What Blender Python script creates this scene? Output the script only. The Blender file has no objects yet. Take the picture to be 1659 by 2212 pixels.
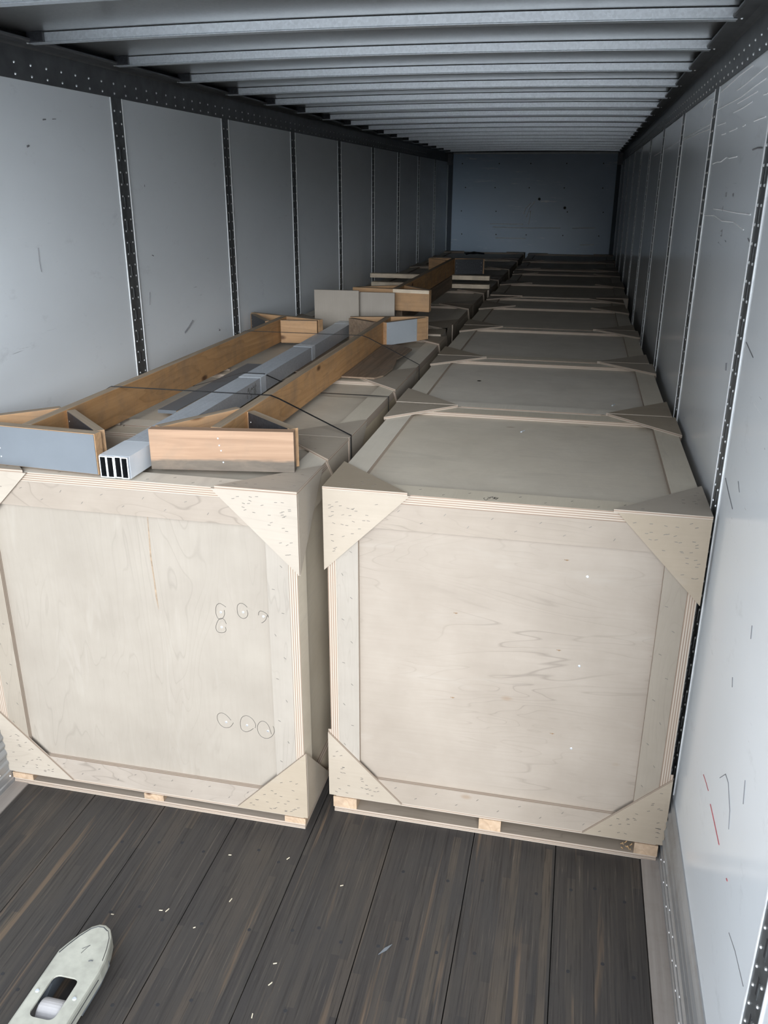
import bpy, bmesh, math, random
from mathutils import Matrix, Vector
random.seed(7)
D = bpy.data
SC = bpy.context.scene
COL = SC.collection

# ------------------------------------------------------------------ camera
CAMX, CAMY, CAMZ = 0.7935, 0.0, 2.2
YAW, PITCH, ROLL, FPX = 0.218973, 0.364768, -0.004017, 1833.34
cy, sy, cp, sp = math.cos(YAW), math.sin(YAW), math.cos(PITCH), math.sin(PITCH)
fwd = Vector((-sy*cp, cy*cp, -sp)); rt = Vector((cy, sy, 0)); dn = fwd.cross(rt)
cr, sr = math.cos(ROLL), math.sin(ROLL)
rt2 = cr*rt + sr*dn; dn2 = -sr*rt + cr*dn
cam_d = D.cameras.new('camera'); cam = D.objects.new('camera', cam_d); COL.objects.link(cam)
M = Matrix((rt2, -dn2, -fwd)).transposed().to_4x4(); M.translation = Vector((CAMX, CAMY, CAMZ))
cam.matrix_world = M
cam_d.sensor_fit = 'VERTICAL'; cam_d.sensor_height = 24.0; cam_d.lens = 24.0*FPX/2212.0
cam_d.clip_start = 0.02; cam_d.clip_end = 200
SC.camera = cam

# ------------------------------------------------------------------ world / light
REAR = 1.0
world = D.worlds.new('world'); SC.world = world; world.use_nodes = True
wn = world.node_tree.nodes; wl = world.node_tree.links; wn.clear()
wo = wn.new('ShaderNodeOutputWorld'); wb = wn.new('ShaderNodeBackground')
tc = wn.new('ShaderNodeTexCoord'); sx = wn.new('ShaderNodeSeparateXYZ'); rp = wn.new('ShaderNodeValToRGB')
wl.new(tc.outputs['Generated'], sx.inputs[0]); wl.new(sx.outputs['Z'], rp.inputs[0])
rp.color_ramp.elements[0].position = 0.0; rp.color_ramp.elements[0].color = (0.62, 0.64, 0.66, 1)
rp.color_ramp.elements[1].position = 0.55; rp.color_ramp.elements[1].color = (1.35, 1.45, 1.60, 1)
e = rp.color_ramp.elements.new(0.12); e.color = (0.75, 0.78, 0.82, 1)
wl.new(rp.outputs[0], wb.inputs['Color']); wb.inputs['Strength'].default_value = 2.0
wl.new(wb.outputs[0], wo.inputs['Surface'])
# the open rear doorway guides sky light sampling (a portal gives off no light of its own)
pl = D.lights.new('door_daylight_portal', 'AREA'); pl.shape = 'RECTANGLE'; pl.size = 2.5; pl.size_y = 2.7
pl.cycles.is_portal = True
po = D.objects.new('door_daylight_portal', pl); COL.objects.link(po)
po.location = (0, REAR, 1.35); po.rotation_euler = (math.radians(90), 0, 0)
# soft sun through cloud, coming in through the rear doorway from behind
sd = D.lights.new('sun', 'SUN'); sd.energy = 5.0; sd.angle = math.radians(34); sd.color = (0.93, 0.975, 1.02)
so = D.objects.new('sun', sd); COL.objects.link(so)
sdir = Vector((-0.20, 1.0, -0.29)).normalized()
so.rotation_euler = sdir.to_track_quat('-Z', 'Y').to_euler()
vs = SC.view_settings
vs.view_transform = 'Standard'; vs.look = 'None'; vs.exposure = 0.14; vs.gamma = 1.0; vs.use_curve_mapping = False
SC.cycles.use_denoising = True
SC.cycles.max_bounces = 10; SC.cycles.diffuse_bounces = 7; SC.cycles.glossy_bounces = 5
SC.cycles.sample_clamp_indirect = 6.0
SC.cycles.caustics_reflective = False

# ------------------------------------------------------------------ material helpers
class NT:
    def __init__(s, name):
        s.m = D.materials.new(name); s.m.use_nodes = True
        s.t = s.m.node_tree; s.b = s.t.nodes['Principled BSDF']
    def n(s, typ, **kw):
        x = s.t.nodes.new(typ)
        for k, v in kw.items(): setattr(x, k, v)
        return x
    def l(s, a, b): s.t.links.new(a, b)
    def coord(s, scale=(1, 1, 1), loc=(0, 0, 0), rnd=True):
        t = s.n('ShaderNodeTexCoord'); mp = s.n('ShaderNodeMapping')
        src = t.outputs['Object']
        if rnd:
            oi = s.n('ShaderNodeObjectInfo'); mm = s.n('ShaderNodeVectorMath', operation='SCALE')
            cb = s.n('ShaderNodeCombineXYZ')
            for i in range(3): s.l(oi.outputs['Random'], cb.inputs[i])
            s.l(cb.outputs[0], mm.inputs[0]); mm.inputs['Scale'].default_value = 37.0
            ad = s.n('ShaderNodeVectorMath', operation='ADD')
            s.l(src, ad.inputs[0]); s.l(mm.outputs[0], ad.inputs[1]); src = ad.outputs[0]
        s.l(src, mp.inputs[0]); mp.inputs['Scale'].default_value = scale; mp.inputs['Location'].default_value = loc
        return mp.outputs[0]
    def noise(s, vec, scale=1, detail=4, rough=0.55, dist=0):
        x = s.n('ShaderNodeTexNoise'); s.l(vec, x.inputs['Vector'])
        x.inputs['Scale'].default_value = scale; x.inputs['Detail'].default_value = detail
        x.inputs['Roughness'].default_value = rough; x.inputs['Distortion'].default_value = dist
        return x.outputs[0]
    def ramp(s, f, stops, interp='LINEAR'):
        r = s.n('ShaderNodeValToRGB'); r.color_ramp.interpolation = interp
        el = r.color_ramp.elements
        while len(el) < len(stops): el.new(0.5)
        for e_, (p, c) in zip(el, stops):
            e_.position = p; e_.color = (c, c, c, 1) if isinstance(c, (int, float)) else (*c, 1)
        s.l(f, r.inputs[0]); return r.outputs[0]
    def math(s, op, a, b=None, c=None):
        x = s.n('ShaderNodeMath', operation=op)
        for i, v in enumerate((a, b, c)):
            if v is None: continue
            if isinstance(v, (int, float)): x.inputs[i].default_value = v
            else: s.l(v, x.inputs[i])
        return x.outputs[0]
    def mix(s, f, a, b, mode='MIX'):
        x = s.n('ShaderNodeMix', data_type='RGBA', blend_type=mode)
        for sock, v in ((x.inputs[0], f), (x.inputs[6], a), (x.inputs[7], b)):
            if isinstance(v, (int, float)): sock.default_value = v
            elif isinstance(v, tuple): sock.default_value = (*v, 1)
            else: s.l(v, sock)
        return x.outputs[2]
    def bump(s, h, strength=0.2, dist=0.002):
        x = s.n('ShaderNodeBump'); x.inputs['Strength'].default_value = strength; x.inputs['Distance'].default_value = dist
        s.l(h, x.inputs['Height']); s.l(x.outputs[0], s.b.inputs['Normal'])
    def base(s, c):
        if isinstance(c, tuple): s.b.inputs['Base Color'].default_value = (*c, 1)
        else: s.l(c, s.b.inputs['Base Color'])
    def set(s, rough=None, metal=None, spec=None):
        if rough is not None:
            if isinstance(rough, (int, float)): s.b.inputs['Roughness'].default_value = rough
            else: s.l(rough, s.b.inputs['Roughness'])
        if metal is not None: s.b.inputs['Metallic'].default_value = metal
        if spec is not None: s.b.inputs['Specular IOR Level'].default_value = spec

def plain(name, c, rough=0.6, metal=0.0, var=0.15, nscale=25, spec=0.5):
    s = NT(name); v = s.coord()
    n = s.noise(v, nscale, 5)
    s.base(s.mix(s.ramp(n, [(0.3, 0.0), (0.7, 1.0)]), tuple(x*(1-var) for x in c), tuple(min(1, x*(1+var)) for x in c)))
    s.set(rough, metal, spec); return s.m

def plywood(name, axis, c1=(0.325, 0.276, 0.226), c2=(0.272, 0.227, 0.182), figure=0.75, dust=0.0):
    s = NT(name)
    sc = {'x': (0.55, 3.2, 3.2), 'z': (3.2, 3.2, 0.55), 'y': (3.2, 0.55, 3.2)}[axis]
    fs = {'x': (5, 130, 130), 'z': (130, 130, 5), 'y': (130, 5, 130)}[axis]
    v = s.coord(sc)
    n = s.noise(v, 1.15, 3, 0.5, 0.6)
    # cathedral contour figure
    fr = s.math('FRACT', s.math('MULTIPLY', n, 26.0))
    lines = s.ramp(fr, [(0.0, 0.0), (0.42, 0.0), (0.5, 1.0), (0.56, 0.15), (1.0, 0.0)])
    patch = s.ramp(s.noise(s.coord((1, 1, 1), (5, 2, 1)), 2.2, 2), [(0.42, 0.0), (0.62, 1.0)])
    fine = s.noise(s.coord(fs), 1.0, 4)
    blot = s.noise(s.coord((1, 1, 1), (9, 4, 2)), 4.0, 5, 0.6)
    col = s.mix(s.ramp(blot, [(0.3, 0.0), (0.72, 1.0)]), c1, c2)
    col = s.mix(s.math('MULTIPLY', s.math('MULTIPLY', lines, patch), figure), col, tuple(x*0.72 for x in c2))
    col = s.mix(s.math('MULTIPLY', s.ramp(fine, [(0.35, 0.0), (0.75, 1.0)]), 0.14), col, tuple(x*0.75 for x in c2))
    sheen = s.ramp(s.noise(s.coord(tuple(3*q for q in sc), (3, 3, 3)), 1.0, 3, 0.6, 1.0), [(0.6, 0.0), (0.72, 1.0)])
    col = s.mix(s.math('MULTIPLY', sheen, 0.25), col, (0.375, 0.335, 0.285))
    # small knots
    vo = s.n('ShaderNodeTexVoronoi'); s.l(s.coord({'x': (2.0, 4, 4), 'z': (4, 4, 2.0), 'y': (4, 2.0, 4)}[axis]), vo.inputs['Vector']); vo.inputs['Scale'].default_value = 1.0
    kn = s.ramp(vo.outputs['Distance'], [(0.0, 1.0), (0.022, 0.8), (0.05, 0.0)])
    col = s.mix(s.math('MULTIPLY', kn, 0.55), col, (0.22, 0.14, 0.08))
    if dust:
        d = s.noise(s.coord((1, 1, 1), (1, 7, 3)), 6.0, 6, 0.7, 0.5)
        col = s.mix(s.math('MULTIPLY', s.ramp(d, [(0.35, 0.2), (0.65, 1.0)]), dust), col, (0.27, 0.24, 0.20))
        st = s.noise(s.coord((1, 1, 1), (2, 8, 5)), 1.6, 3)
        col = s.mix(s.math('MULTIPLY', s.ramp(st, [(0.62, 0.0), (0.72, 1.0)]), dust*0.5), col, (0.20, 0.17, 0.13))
    oi = s.n('ShaderNodeObjectInfo')
    hs = s.n('ShaderNodeHueSaturation'); s.l(col, hs.inputs['Color'])
    s.l(s.math('MULTIPLY_ADD', oi.outputs['Random'], 0.16, 0.92), hs.inputs['Value'])
    s.l(s.math('MULTIPLY_ADD', oi.outputs['Random'], -0.35, 1.15), hs.inputs['Saturation'])
    s.base(hs.outputs[0]); s.set(0.55, 0, 0.35)
    s.bump(fine, 0.12, 0.001)
    return s.m

def plyedge(name, ax, period=0.0075):
    s = NT(name)
    t = s.n('ShaderNodeTexCoord'); x = s.n('ShaderNodeSeparateXYZ'); s.l(t.outputs['Object'], x.inputs[0])
    f = s.math('FRACT', s.math('MULTIPLY', x.outputs[ax], 1/period))
    col = s.ramp(f, [(0.0, (0.41, 0.36, 0.30)), (0.46, (0.43, 0.375, 0.315)), (0.56, (0.22, 0.155, 0.115)), (0.9, (0.26, 0.19, 0.145)), (1.0, (0.41, 0.36, 0.30))])
    n = s.noise(s.coord((6, 6, 6)), 2.0, 4)
    col = s.mix(s.math('MULTIPLY', s.ramp(n, [(0.4, 0), (0.7, 1)]), 0.3), col, (0.36, 0.27, 0.20))
    s.base(col); s.set(0.75, 0, 0.2); return s.m

def timber(name, axis, c1, c2, dirt=0.0, top_grey=True):
    s = NT(name)
    gs = {'x': (1.2, 30, 30), 'y': (30, 1.2, 30), 'z': (30, 30, 1.2)}[axis]
    g = s.noise(s.coord(gs), 1.3, 6, 0.62, 0.8)
    ring = s.math('FRACT', s.math('MULTIPLY', s.noise(s.coord({'x': (0.6, 7, 7), 'y': (7, 0.6, 7), 'z': (7, 7, 0.6)}[axis]), 1.2, 2, 0.4, 0.5), 9.0))
    col = s.mix(s.ramp(g, [(0.3, 0.0), (0.72, 1.0)]), c1, c2)
    col = s.mix(s.math('MULTIPLY', s.ramp(ring, [(0.0, 0.0), (0.7, 0.2), (0.95, 1.0), (1.0, 0.0)]), 0.35), col, tuple(q*0.6 for q in c2))
    vo = s.n('ShaderNodeTexVoronoi'); s.l(s.coord({'x': (3.2, 8, 8), 'y': (8, 3.2, 8), 'z': (8, 8, 3.2)}[axis]), vo.inputs['Vector']); vo.inputs['Scale'].default_value = 1
    kn = s.ramp(vo.outputs['Distance'], [(0.0, 1.0), (0.07, 0.9), (0.14, 0.0)])
    col = s.mix(kn, col, (0.09, 0.04, 0.018))
    bl = s.noise(s.coord((1, 1, 1), (4, 4, 1)), 7.0, 5, 0.7)
    col = s.mix(s.math('MULTIPLY', s.ramp(bl, [(0.45, 0), (0.72, 1)]), 0.45+dirt*0.4), col, (0.17, 0.135, 0.105))
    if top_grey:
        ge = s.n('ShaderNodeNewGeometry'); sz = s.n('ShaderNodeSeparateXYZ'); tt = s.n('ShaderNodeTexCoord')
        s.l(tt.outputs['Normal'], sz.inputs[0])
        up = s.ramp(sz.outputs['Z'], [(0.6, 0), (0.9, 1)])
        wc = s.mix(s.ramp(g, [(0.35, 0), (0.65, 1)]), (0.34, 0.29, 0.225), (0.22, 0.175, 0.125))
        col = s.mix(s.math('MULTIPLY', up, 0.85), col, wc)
    s.base(col); s.set(0.72, 0, 0.25); s.bump(g, 0.3, 0.0015); return s.m

PLY_H = plywood('birch_ply_horizontal_grain', 'x')  # same birch as the lids, darkened because door light overbrightens the fronts
PLY_V = plywood('birch_ply_vertical_grain', 'z', (0.305, 0.266, 0.218), (0.262, 0.226, 0.183), 0.4)  # also darkened for the strongly lit crate fronts
PLY_T = plywood('birch_ply_lid_dusty_lit', 'x', (0.66, 0.60, 0.51), (0.60, 0.54, 0.45), 0.12, 0.22)  # dusty lid, same birch made lighter to replace missing light
PLY_B = plywood('birch_ply_batten_lengthwise_lit', 'y', (0.64, 0.58, 0.48), (0.57, 0.51, 0.415), 0.15, 0.10)  # lid battens: birch lightened too, standing in for light on top
PLY_G = plywood('birch_ply_gusset', 'x', (0.36, 0.305, 0.24), (0.315, 0.265, 0.205), 0.4)  # gussets darkened along with the fronts against the strong light
PLY_S = plywood('birch_ply_side', 'y', (0.55, 0.48, 0.37), (0.46, 0.39, 0.29), 0.1)
EDGE = [plyedge('ply_edge_x', 0), plyedge('ply_edge_y', 1), plyedge('ply_edge_z', 2)]
BLOCK = timber('pine_pallet_block', 'y', (0.50, 0.37, 0.26), (0.40, 0.28, 0.18), 0, False)
STAPLE = plain('staple_steel', (0.17, 0.155, 0.14), 0.45, 0.5)
PINE = timber('pine_aged_lengthwise', 'y', (0.54, 0.315, 0.15), (0.43, 0.235, 0.10))
PINE_X = timber('pine_aged_crosswise', 'x', (0.46, 0.285, 0.155), (0.36, 0.215, 0.11))
PINE_W = timber('pine_fresh_white', 'x', (0.74, 0.64, 0.50), (0.68, 0.56, 0.42), 0, False)
GREYWOOD = timber('weathered_board', 'y', (0.27, 0.195, 0.135), (0.15, 0.105, 0.072), 0.6, False)
STEEL = plain('zinc_sheet_blue_grey', (0.18, 0.20, 0.222), 0.42, 0.35, 0.06, 6)
STEELB = plain('galvanised_sheet_bright', (0.66, 0.72, 0.78), 0.3, 0.6, 0.06, 4)
DARKP = plain('dark_coated_plate', (0.035, 0.037, 0.042), 0.4, 0.3, 0.3, 90)
BLACK = plain('black_strap_plastic', (0.012, 0.012, 0.013), 0.35)
INK = plain('pen_ink', (0.045, 0.04, 0.035), 0.6)
SCREW = plain('zinc_screw_head', (0.72, 0.76, 0.80), 0.3, 0.6)
RIVET = plain('aluminium_rivet', (0.80, 0.82, 0.84), 0.3, 0.85)
SLOT = plain('slot_dark', (0.02, 0.02, 0.022), 0.8)

def mat_bottomdirt():
    s = NT('pine_cross_board_stained')
    g = s.noise(s.coord((1.2, 30, 30)), 1.3, 6, 0.62, 0.8)
    col = s.mix(s.ramp(g, [(0.3, 0), (0.7, 1)]), (0.38, 0.25, 0.165), (0.27, 0.17, 0.11))
    t = s.n('ShaderNodeTexCoord'); x = s.n('ShaderNodeSeparateXYZ'); s.l(t.outputs['Object'], x.inputs[0])
    zz = s.math('ADD', x.outputs['Z'], s.math('MULTIPLY', s.noise(s.coord((6, 30, 30)), 1, 4), 0.03))
    lo = s.ramp(zz, [(0.048, 1.0), (0.056, 0.0)])
    gr = s.mix(s.noise(s.coord((8, 40, 40)), 1, 5, 0.7), (0.07, 0.06, 0.05), (0.20, 0.165, 0.13))
    col = s.mix(lo, col, gr)
    bl = s.noise(s.coord(), 8, 5, 0.7)
    col = s.mix(s.math('MULTIPLY', s.ramp(bl, [(0.5, 0), (0.7, 1)]), 0.35), col, (0.24, 0.18, 0.13))
    vo = s.n('ShaderNodeTexVoronoi'); s.l(s.coord((5, 10, 10)), vo.inputs['Vector']); vo.inputs['Scale'].default_value = 1
    col = s.mix(s.math('MULTIPLY', s.ramp(vo.outputs['Distance'], [(0, 1), (0.04, 0.8), (0.09, 0)]), 0.5), col, (0.16, 0.09, 0.05))
    s.base(col); s.set(0.7, 0, 0.25); s.bump(g, 0.3, 0.001); return s.m
PINE_ST = mat_bottomdirt()

def mat_wall(name, base=(0.86, 0.905, 0.94), rough=0.22, scratch=0.6):
    s = NT(name)
    n1 = s.noise(s.coord((1, 0.5, 1), rnd=False), 1.6, 5, 0.6)
    col = s.mix(s.ramp(n1, [(0.3, 0), (0.7, 1)]), base, tuple(q*0.93 for q in base))
    # pale scratches running with the loading direction
    sc = s.noise(s.coord((1, 1.1, 42), rnd=False), 1.6, 3, 0.6, 1.2)
    m = s.noise(s.coord((1, 1, 1), (3, 5, 2), rnd=False), 1.3, 2)
    mk = s.math('MULTIPLY', s.ramp(sc, [(0.685, 0), (0.70, 1)]), s.ramp(m, [(0.5, 0), (0.56, 1)]))
    col = s.mix(s.math('MULTIPLY', mk, scratch), col, (0.92, 0.94, 0.96))
    sc2 = s.noise(s.coord((1, 2.2, 55), (1, 9, 4), rnd=False), 1.6, 4, 0.6, 1.5)
    mk2 = s.math('MULTIPLY', s.ramp(sc2, [(0.70, 0), (0.72, 1)]), s.ramp(s.noise(s.coord((1, 1, 1), (8, 1, 6), rnd=False), 2.2, 2), [(0.52, 0), (0.6, 1)]))
    col = s.mix(s.math('MULTIPLY', mk2, 0.75), col, (0.22, 0.23, 0.25))
    sm = s.noise(s.coord((1, 1.5, 3), (2, 2, 2), rnd=False), 3.0, 6, 0.75)
    col = s.mix(s.math('MULTIPLY', s.ramp(sm, [(0.60, 0), (0.8, 1)]), 0.35), col, (0.42, 0.43, 0.45))
    s.base(col)
    s.set(s.math('MULTIPLY_ADD', n1, 0.12, rough-0.06), 0, 0.5)
    s.bump(s.noise(s.coord((1, 1, 1), rnd=False), 1.1, 2), 0.12, 0.02)
    return s.m
WALL_L = mat_wall('white_liner_left', rough=0.40, scratch=0.2, base=(0.86, 0.905, 0.94))
WALL_R = mat_wall('white_liner_right', rough=0.17)
def mat_front():
    s = NT('blue_grey_front_liner')
    n = s.noise(s.coord((2, 1, 30), rnd=False), 1.2, 5, 0.7, 0.5)
    m = s.noise(s.coord((1, 1, 1), (3, 1, 2), rnd=False), 1.8, 3)
    k = s.math('MULTIPLY', s.ramp(n, [(0.6, 0), (0.66, 1)]), s.ramp(m, [(0.5, 0), (0.6, 1)]))
    col = s.mix(s.noise(s.coord(rnd=False), 2, 5, 0.6), (0.36, 0.50, 0.66), (0.43, 0.55, 0.69))
    col = s.mix(s.math('MULTIPLY', k, 0.7), col, (0.85, 0.88, 0.92))
    s.base(col); s.set(0.3, 0, 0.5); return s.m
WALL_F = mat_front()
def mat_galv(name, c=(0.80, 0.85, 0.90), rough=0.4, metal=0.85):
    s = NT(name)
    vo = s.n('ShaderNodeTexVoronoi'); s.l(s.coord((1, 1, 1)), vo.inputs['Vector']); vo.inputs['Scale'].default_value = 130
    n = s.noise(s.coord(), 9, 5, 0.7)
    col = s.mix(s.ramp(vo.outputs['Color'], [(0.1, 0), (0.9, 1)]), tuple(q*0.92 for q in c), tuple(min(1, q*1.06) for q in c))
    col = s.mix(s.math('MULTIPLY', s.ramp(n, [(0.55, 0), (0.75, 1)]), 0.3), col, tuple(q*0.7 for q in c))
    s.base(col); s.set(rough, metal); return s.m
GALV = mat_galv('galvanised_roof_bow')
ROOF = mat_galv('aluminium_roof_skin', (0.46, 0.46, 0.45), 0.28, 0.95)
RAIL = plain('dark_grey_rail', (0.085, 0.088, 0.092), 0.42, 0.25, 0.25, 14)
POST = plain('dark_steel_post', (0.115, 0.122, 0.125), 0.4, 0.45, 0.25, 30)
SEAM = plain('white_panel_edge', (0.85, 0.87, 0.90), 0.3)
def mat_alu(name, c1, c2, metal=0.5, rough=0.4):
    s = NT(name)
    n = s.noise(s.coord((30, 1.0, 12), rnd=False), 1.5, 6, 0.65, 0.4)
    d = s.noise(s.coord(rnd=False), 5, 6, 0.7)
    col = s.mix(s.ramp(n, [(0.3, 0), (0.7, 1)]), c1, c2)
    col = s.mix(s.math('MULTIPLY', s.ramp(d, [(0.5, 0), (0.75, 1)]), 0.5), col, (0.20, 0.17, 0.14))
    s.base(col); s.set(rough, metal); return s.m
SCUFF = mat_alu('ribbed_aluminium_scuff', (0.42, 0.44, 0.46), (0.30, 0.30, 0.30), 0.6, 0.36)
SILL = mat_alu('dusty_floor_channel', (0.33, 0.30, 0.27), (0.25, 0.22, 0.20), 0.15, 0.6)
FORKP = plain('chipped_cream_fork_paint', (0.36, 0.36, 0.31), 0.45, 0, 0.16, 22)

def mat_floor():
    s = NT('worn_laminated_floor_planks')
    t = s.n('ShaderNodeTexCoord'); x = s.n('ShaderNodeSeparateXYZ'); s.l(t.outputs['Object'], x.inputs[0])
    sx_ = s.math('FLOOR', s.math('MULTIPLY', x.outputs['X'], 1/0.027))
    # each glued strip is made of lengths
    off = s.n('ShaderNodeTexWhiteNoise', noise_dimensions='1D'); s.l(sx_, off.inputs['W'])
    sy_ = s.math('FLOOR', s.math('ADD', s.math('MULTIPLY', x.outputs['Y'], 1.3), s.math('MULTIPLY', off.outputs['Value'], 7.0)))
    cb = s.n('ShaderNodeCombineXYZ'); s.l(sx_, cb.inputs[0]); s.l(sy_, cb.inputs[1])
    wn_ = s.n('ShaderNodeTexWhiteNoise', noise_dimensions='2D'); s.l(cb.outputs[0], wn_.inputs['Vector'])
    tone = s.ramp(wn_.outputs['Value'], [(0.0, (0.033, 0.029, 0.027)), (0.35, (0.042, 0.037, 0.033)), (0.75, (0.052, 0.045, 0.038)), (0.96, (0.064, 0.052, 0.042)), (1.0, (0.10, 0.078, 0.055))])
    dn_ = s.noise(s.coord((1, 0.6, 1), rnd=False), 2.4, 5, 0.6)
    tone = s.mix(s.math('MULTIPLY', s.ramp(dn_, [(0.32, 0), (0.66, 1)]), 0.72), tone, (0.040, 0.038, 0.037))
    fib = s.noise(s.coord((170, 3.2, 1), rnd=False), 1.0, 6, 0.7, 0.5)
    tone = s.mix(s.math('MULTIPLY', s.ramp(fib, [(0.52, 0), (0.63, 1)]), 0.75), tone, (0.018, 0.016, 0.015))
    tone = s.mix(s.math('MULTIPLY', s.ramp(fib, [(0.28, 1), (0.40, 0)]), 0.45), tone, (0.20, 0.165, 0.125))
    w2 = s.noise(s.coord((26, 0.9, 1), (5, 3, 0), rnd=False), 1.0, 4, 0.6, 0.6)
    tone = s.mix(s.math('MULTIPLY', s.ramp(w2, [(0.60, 0), (0.70, 1)]), 0.55), tone, (0.16, 0.11, 0.07))
    tone = s.mix(s.math('MULTIPLY', s.ramp(w2, [(0.30, 1), (0.40, 0)]), 0.55), tone, (0.022, 0.022, 0.023))
    s.base(tone); s.set(s.math('MULTIPLY_ADD', dn_, 0.3, 0.40), 0, 0.35)
    s.bump(fib, 0.35, 0.002); return s.m
FLOOR = mat_floor()

# ------------------------------------------------------------------ mesh helpers
class MB:
    def __init__(s): s.bm = bmesh.new(); s.mats = []
    def mi(s, m):
        if m not in s.mats: s.mats.append(m)
        return s.mats.index(m)
    def box(s, lo, hi, m, edge=None, thin=None, bev=0, mtx=None):
        vs_ = [s.bm.verts.new((x, y, z)) for z in (lo[2], hi[2]) for y in (lo[1], hi[1]) for x in (lo[0], hi[0])]
        if mtx is not None:
            for v in vs_: v.co = mtx @ v.co
        F = [((0, 2, 3, 1), 2), ((4, 5, 7, 6), 2), ((0, 1, 5, 4), 1), ((2, 6, 7, 3), 1), ((0, 4, 6, 2), 0), ((1, 3, 7, 5), 0)]
        a = s.mi(m); b = s.mi(edge) if edge is not None else a
        fs = []
        for idx, ax in F:
            f = s.bm.faces.new([vs_[i] for i in idx]); f.material_index = a if (thin is None or ax == thin) else b; fs.append(f)
        if bev:
            ed = {e_ for f in fs for e_ in f.edges}
            bmesh.ops.bevel(s.bm, geom=list(ed), offset=bev, segments=2, affect='EDGES', profile=0.6)
        return vs_
    def prism(s, pts, axis, a0, a1, m, edge=None):
        """polygon pts (2D) extruded along axis from a0 to a1; 2D axes are the remaining ones in order"""
        def P(p, a):
            return {0: (a, p[0], p[1]), 1: (p[0], a, p[1]), 2: (p[0], p[1], a)}[axis]
        A = [s.bm.verts.new(P(p, a0)) for p in pts]; B = [s.bm.verts.new(P(p, a1)) for p in pts]
        i = s.mi(m); j = s.mi(edge) if edge is not None else i
        f1 = s.bm.faces.new(A); f2 = s.bm.faces.new(B[::-1]); f1.material_index = i; f2.material_index = i
        n = len(pts)
        for k in range(n):
            f = s.bm.faces.new((A[k], B[k], B[(k+1) % n], A[(k+1) % n])); f.material_index = j
        return f1, f2
    def disc(s, c, r, h, axis, m, seg=8, dome=True, sign=1):
        i = s.mi(m); ax = axis
        o = [0, 1, 2]; o.remove(ax)
        def P(u, v, w):
            q = [0, 0, 0]; q[o[0]] = c[o[0]]+u; q[o[1]] = c[o[1]]+v; q[ax] = c[ax]+w*sign; return q
        R = [s.bm.verts.new(P(r*math.cos(2*math.pi*k/seg), r*math.sin(2*math.pi*k/seg), 0)) for k in range(seg)]
        r2 = r*0.62 if dome else r*0.95
        T = [s.bm.verts.new(P(r2*math.cos(2*math.pi*k/seg), r2*math.sin(2*math.pi*k/seg), h)) for k in range(seg)]
        for k in range(seg):
            f = s.bm.faces.new((R[k], R[(k+1) % seg], T[(k+1) % seg], T[k])); f.material_index = i
        f = s.bm.faces.new(T); f.material_index = i
    def build(s, name, parent=None, loc=None, smooth=False):
        bmesh.ops.recalc_face_normals(s.bm, faces=s.bm.faces)
        me = D.meshes.new(name); s.bm.to_mesh(me); s.bm.free()
        for m in s.mats: me.materials.append(m)
        if smooth:
            for p in me.polygons: p.use_smooth = True
        o = D.objects.new(name, me); COL.objects.link(o)
        if loc is not None: o.location = loc
        if parent is not None: o.parent = parent
        return o

def one(name, lo, hi, m, parent=None, edge=None, thin=None, bev=0):
    b = MB(); b.box(lo, hi, m, edge, thin, bev); return b.build(name, parent)
def thing(name, label, cat, loc=(0, 0, 0), rz=0, group=None):
    o = D.objects.new(name, None); COL.objects.link(o); o.empty_display_size = 0.1
    o.location = loc; o.rotation_euler = (0, 0, rz); o['label'] = label; o['category'] = cat
    if group: o['group'] = group
    return o
def tag(o, label, cat, group=None):
    o['label'] = label; o['category'] = cat
    if group: o['group'] = group
    return o
def struct(o, label=None):
    o['kind'] = 'structure'
    if label: o['label'] = label
    return o
def tube(b, pts, r, m, seg=5, up=None, closed=False):
    """thin tube through pts (list of Vector) added to MB b"""
    i = b.mi(m); rings = []
    P = [Vector(p) for p in pts]
    for k, p in enumerate(P):
        d = (P[min(k+1, len(P)-1)] - P[max(k-1, 0)]).normalized()
        u = Vector((0, 0, 1)) if abs(d.z) < 0.9 else Vector((0, 1, 0))
        a = d.cross(u).normalized(); c = d.cross(a).normalized()
        rings.append([b.bm.verts.new(p + r*(math.cos(2*math.pi*j/seg)*a + math.sin(2*math.pi*j/seg)*c)) for j in range(seg)])
    for k in range(len(rings)-1):
        for j in range(seg):
            f = b.bm.faces.new((rings[k][j], rings[k][(j+1) % seg], rings[k+1][(j+1) % seg], rings[k+1][j])); f.material_index = i
    for rr in (rings[0], rings[-1]):
        f = b.bm.faces.new(rr); f.material_index = i

# ------------------------------------------------------------------ trailer shell
W2 = 1.2515; YE = 13.5; ZR = 2.562
b = MB()
b.box((-W2-0.03, REAR, 0.0), (-W2, YE+0.05, 2.74), WALL_L)
struct(b.build('wall_left'), 'glossy white lined left wall of the trailer')
b = MB()
b.box((W2, REAR, 0.0), (W2+0.03, YE+0.05, 2.74), WALL_R)
struct(b.build('wall_right'), 'glossy white lined right wall of the trailer, scratched')
b = MB()
b.box((-1.18, YE, 0.0), (1.18, YE+0.03, 2.668), WALL_F)
for (x, z) in ((0.114, 2.055), (0.491, 1.936)): b.disc((x, YE-0.001, z), 0.022, 0.002, 1, SLOT, 5, False, -1)
for i in range(5):
    for j in range(4):
        b.disc((-1.0+i*0.5+random.uniform(-.05, .05), YE, 1.55+j*0.33), 0.009, 0.002, 1, SLOT, 6, True, -1)
b.box((-W2-.03, YE+.05, -.05), (W2+.03, YE+.07, 2.80), DARKP)  # unseen backing sheet added to block light leaking in at the corners
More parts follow.
